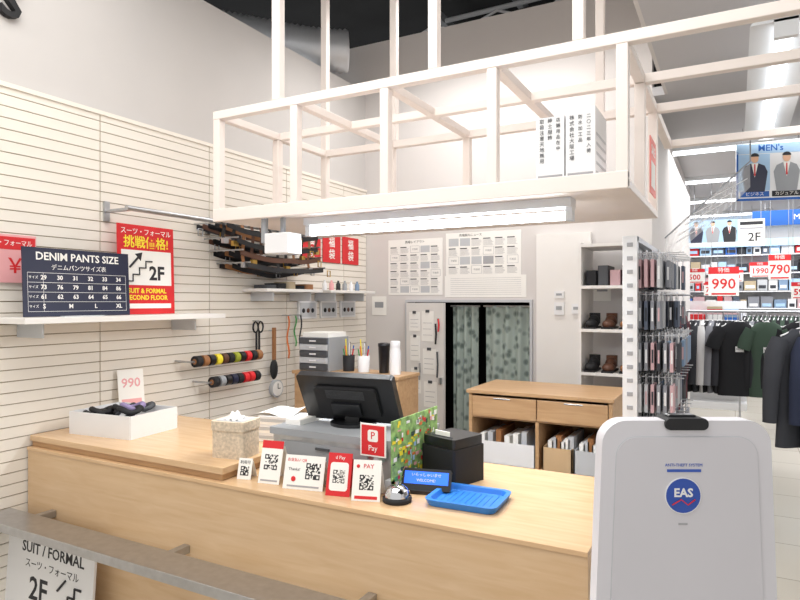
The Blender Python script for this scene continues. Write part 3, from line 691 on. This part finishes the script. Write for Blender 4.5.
b.M=frame((.17,8.5,2.26),(1,.1,0),(0,0,1)); b.box(-.14,.14,0,.32,-.015,0,PAPER); b.text('2F',.03,.1,.0,.14,INK,bold=.002); b.box(-.12,.12,.25,.29,0,.001,INK); b.box(-.12,.12,.2,.22,0,.001,INKG)
for x in (-.1,.1): b.cyl((x,.32,-.008),(x,.74,-.008),.004,GREY,n=6)
b.done()
def price(x,y,z,w,h,t_):
    b=B('hanging_price_sign'); b.M=frame((x,y,z),(1,.1,0),(0,0,1)); b.box(-w/2,w/2,0,h,-.006,0,PAPER); b.box(-w/2,w/2,h*.76,h,0,.001,RED); b.text(t_,0,h*.40,.001,h*.5,RED,maxw=w*.9,bold=.002); b.text('特価',0,h*.88,.001,h*.18,PAPER); b.box(-w*.4,w*.4,h*.04,h*.1,0,.001,RED)
    for s in (-1,1): b.cyl((s*w*.4,h,-.003),(s*w*.4,3.0-z,-.003),.003,GREY,n=5)
    b.done()
price(-.12,8.2,1.66,.32,.34,'990'); price(.42,7.8,1.83,.21,.27,'790'); price(-.5,9.6,1.85,.26,.2,'500'); price(.85,8.0,1.8,.26,.28,'990'); price(.32,10.5,1.95,.26,.22,'1990'); price(.0,10.9,1.9,.22,.18,'990'); price(.55,7.0,1.62,.16,.16,'590'); price(-.3,10.0,1.68,.2,.2,'790')
b=B('blue_header_banner'); b.M=frame((.95,9.6,2.6),(1,.05,0),(0,0,1)); b.box(-.75,.75,0,.2,-.01,0,BLUEP); b.text('MEN  メンズ',0,.1,0,.1,PAPER)
for x in (-.6,.6): b.cyl((x,.2,-.005),(x,.39,-.005),.004,GREY,n=5)
b.done()
b=B('clear_vinyl_curtain')
b.grid(lambda u,v:(-.45+.55*u,4.9+.5*u+.03*math.sin(u*18+v*5),2.06+.60*u-.2*v+.02*math.sin(u*11)*(1-v)),30,6,VINYL)
b.tube([(-.45,4.9,2.06),(.1,5.4,2.66),(.1,5.4,3.0)],.006,GREY,n=6)
for k in range(5): b.tube([(-.42+.05*k,4.92+.04*k,2.0+.08*k),(-.2+.07*k,5.1+.06*k,2.16+.09*k)],.004,WPL,n=5)
b.done()
b=B('red_wall_poster'); b.M=FX(-.318,2.9,2.06); b.box(-.1,.1,0,.24,0,.004,mat('poster_salmon','#e9847c',.6)); b.text('SALE',.0,.19,.004,.06,PAPER); b.box(-.07,.07,.03,.14,.004,.005,PAPER); b.done()
# ---------------------------------------------------------------- lights
def area(name,loc,size,power,col=(1,1,1),sy=None,rot=(0,0,0)):
    l=bpy.data.lights.new(name,'AREA'); l.energy=power; l.color=col; l.shape='RECTANGLE'; l.size=size; l.size_y=sy or size
    o=bpy.data.objects.new(name,l); o.location=loc; o.rotation_euler=rot; COL.objects.link(o)
area('ceiling_light_counter',(-1.2,.8,3.6),2.4,88,(1,.98,.95)); area('ceiling_light_back',(-1.5,3.8,3.5),1.4,34,(1,.98,.96),.6)
area('tube_light_frame',(-1.16,2.38,1.89),1.2,18,(.98,1,1),.05)
area('ceiling_light_aisle',(1.0,3.8,2.9),1.5,34); area('ceiling_light_store',(.8,7.2,2.9),3,100); area('ceiling_light_far',(.8,10.6,2.9),3,120)
w=bpy.data.worlds.new('shop_ambient'); scene.world=w; w.use_nodes=True
bg=w.node_tree.nodes['Background']; bg.inputs[0].default_value=(1,.987,.972,1); bg.inputs[1].default_value=.88
# ---------------------------------------------------------------- camera
cam=bpy.data.objects.new('camera',bpy.data.cameras.new('camera')); COL.objects.link(cam); scene.camera=cam
cam.location=(0,0,1.6); cam.rotation_euler=(math.radians(90),0,math.radians(28.4)); cam.data.lens=27.9; cam.data.sensor_width=36; cam.data.shift_y=.00125
cam.data.clip_start=.05
scene.view_settings.view_transform='Standard'
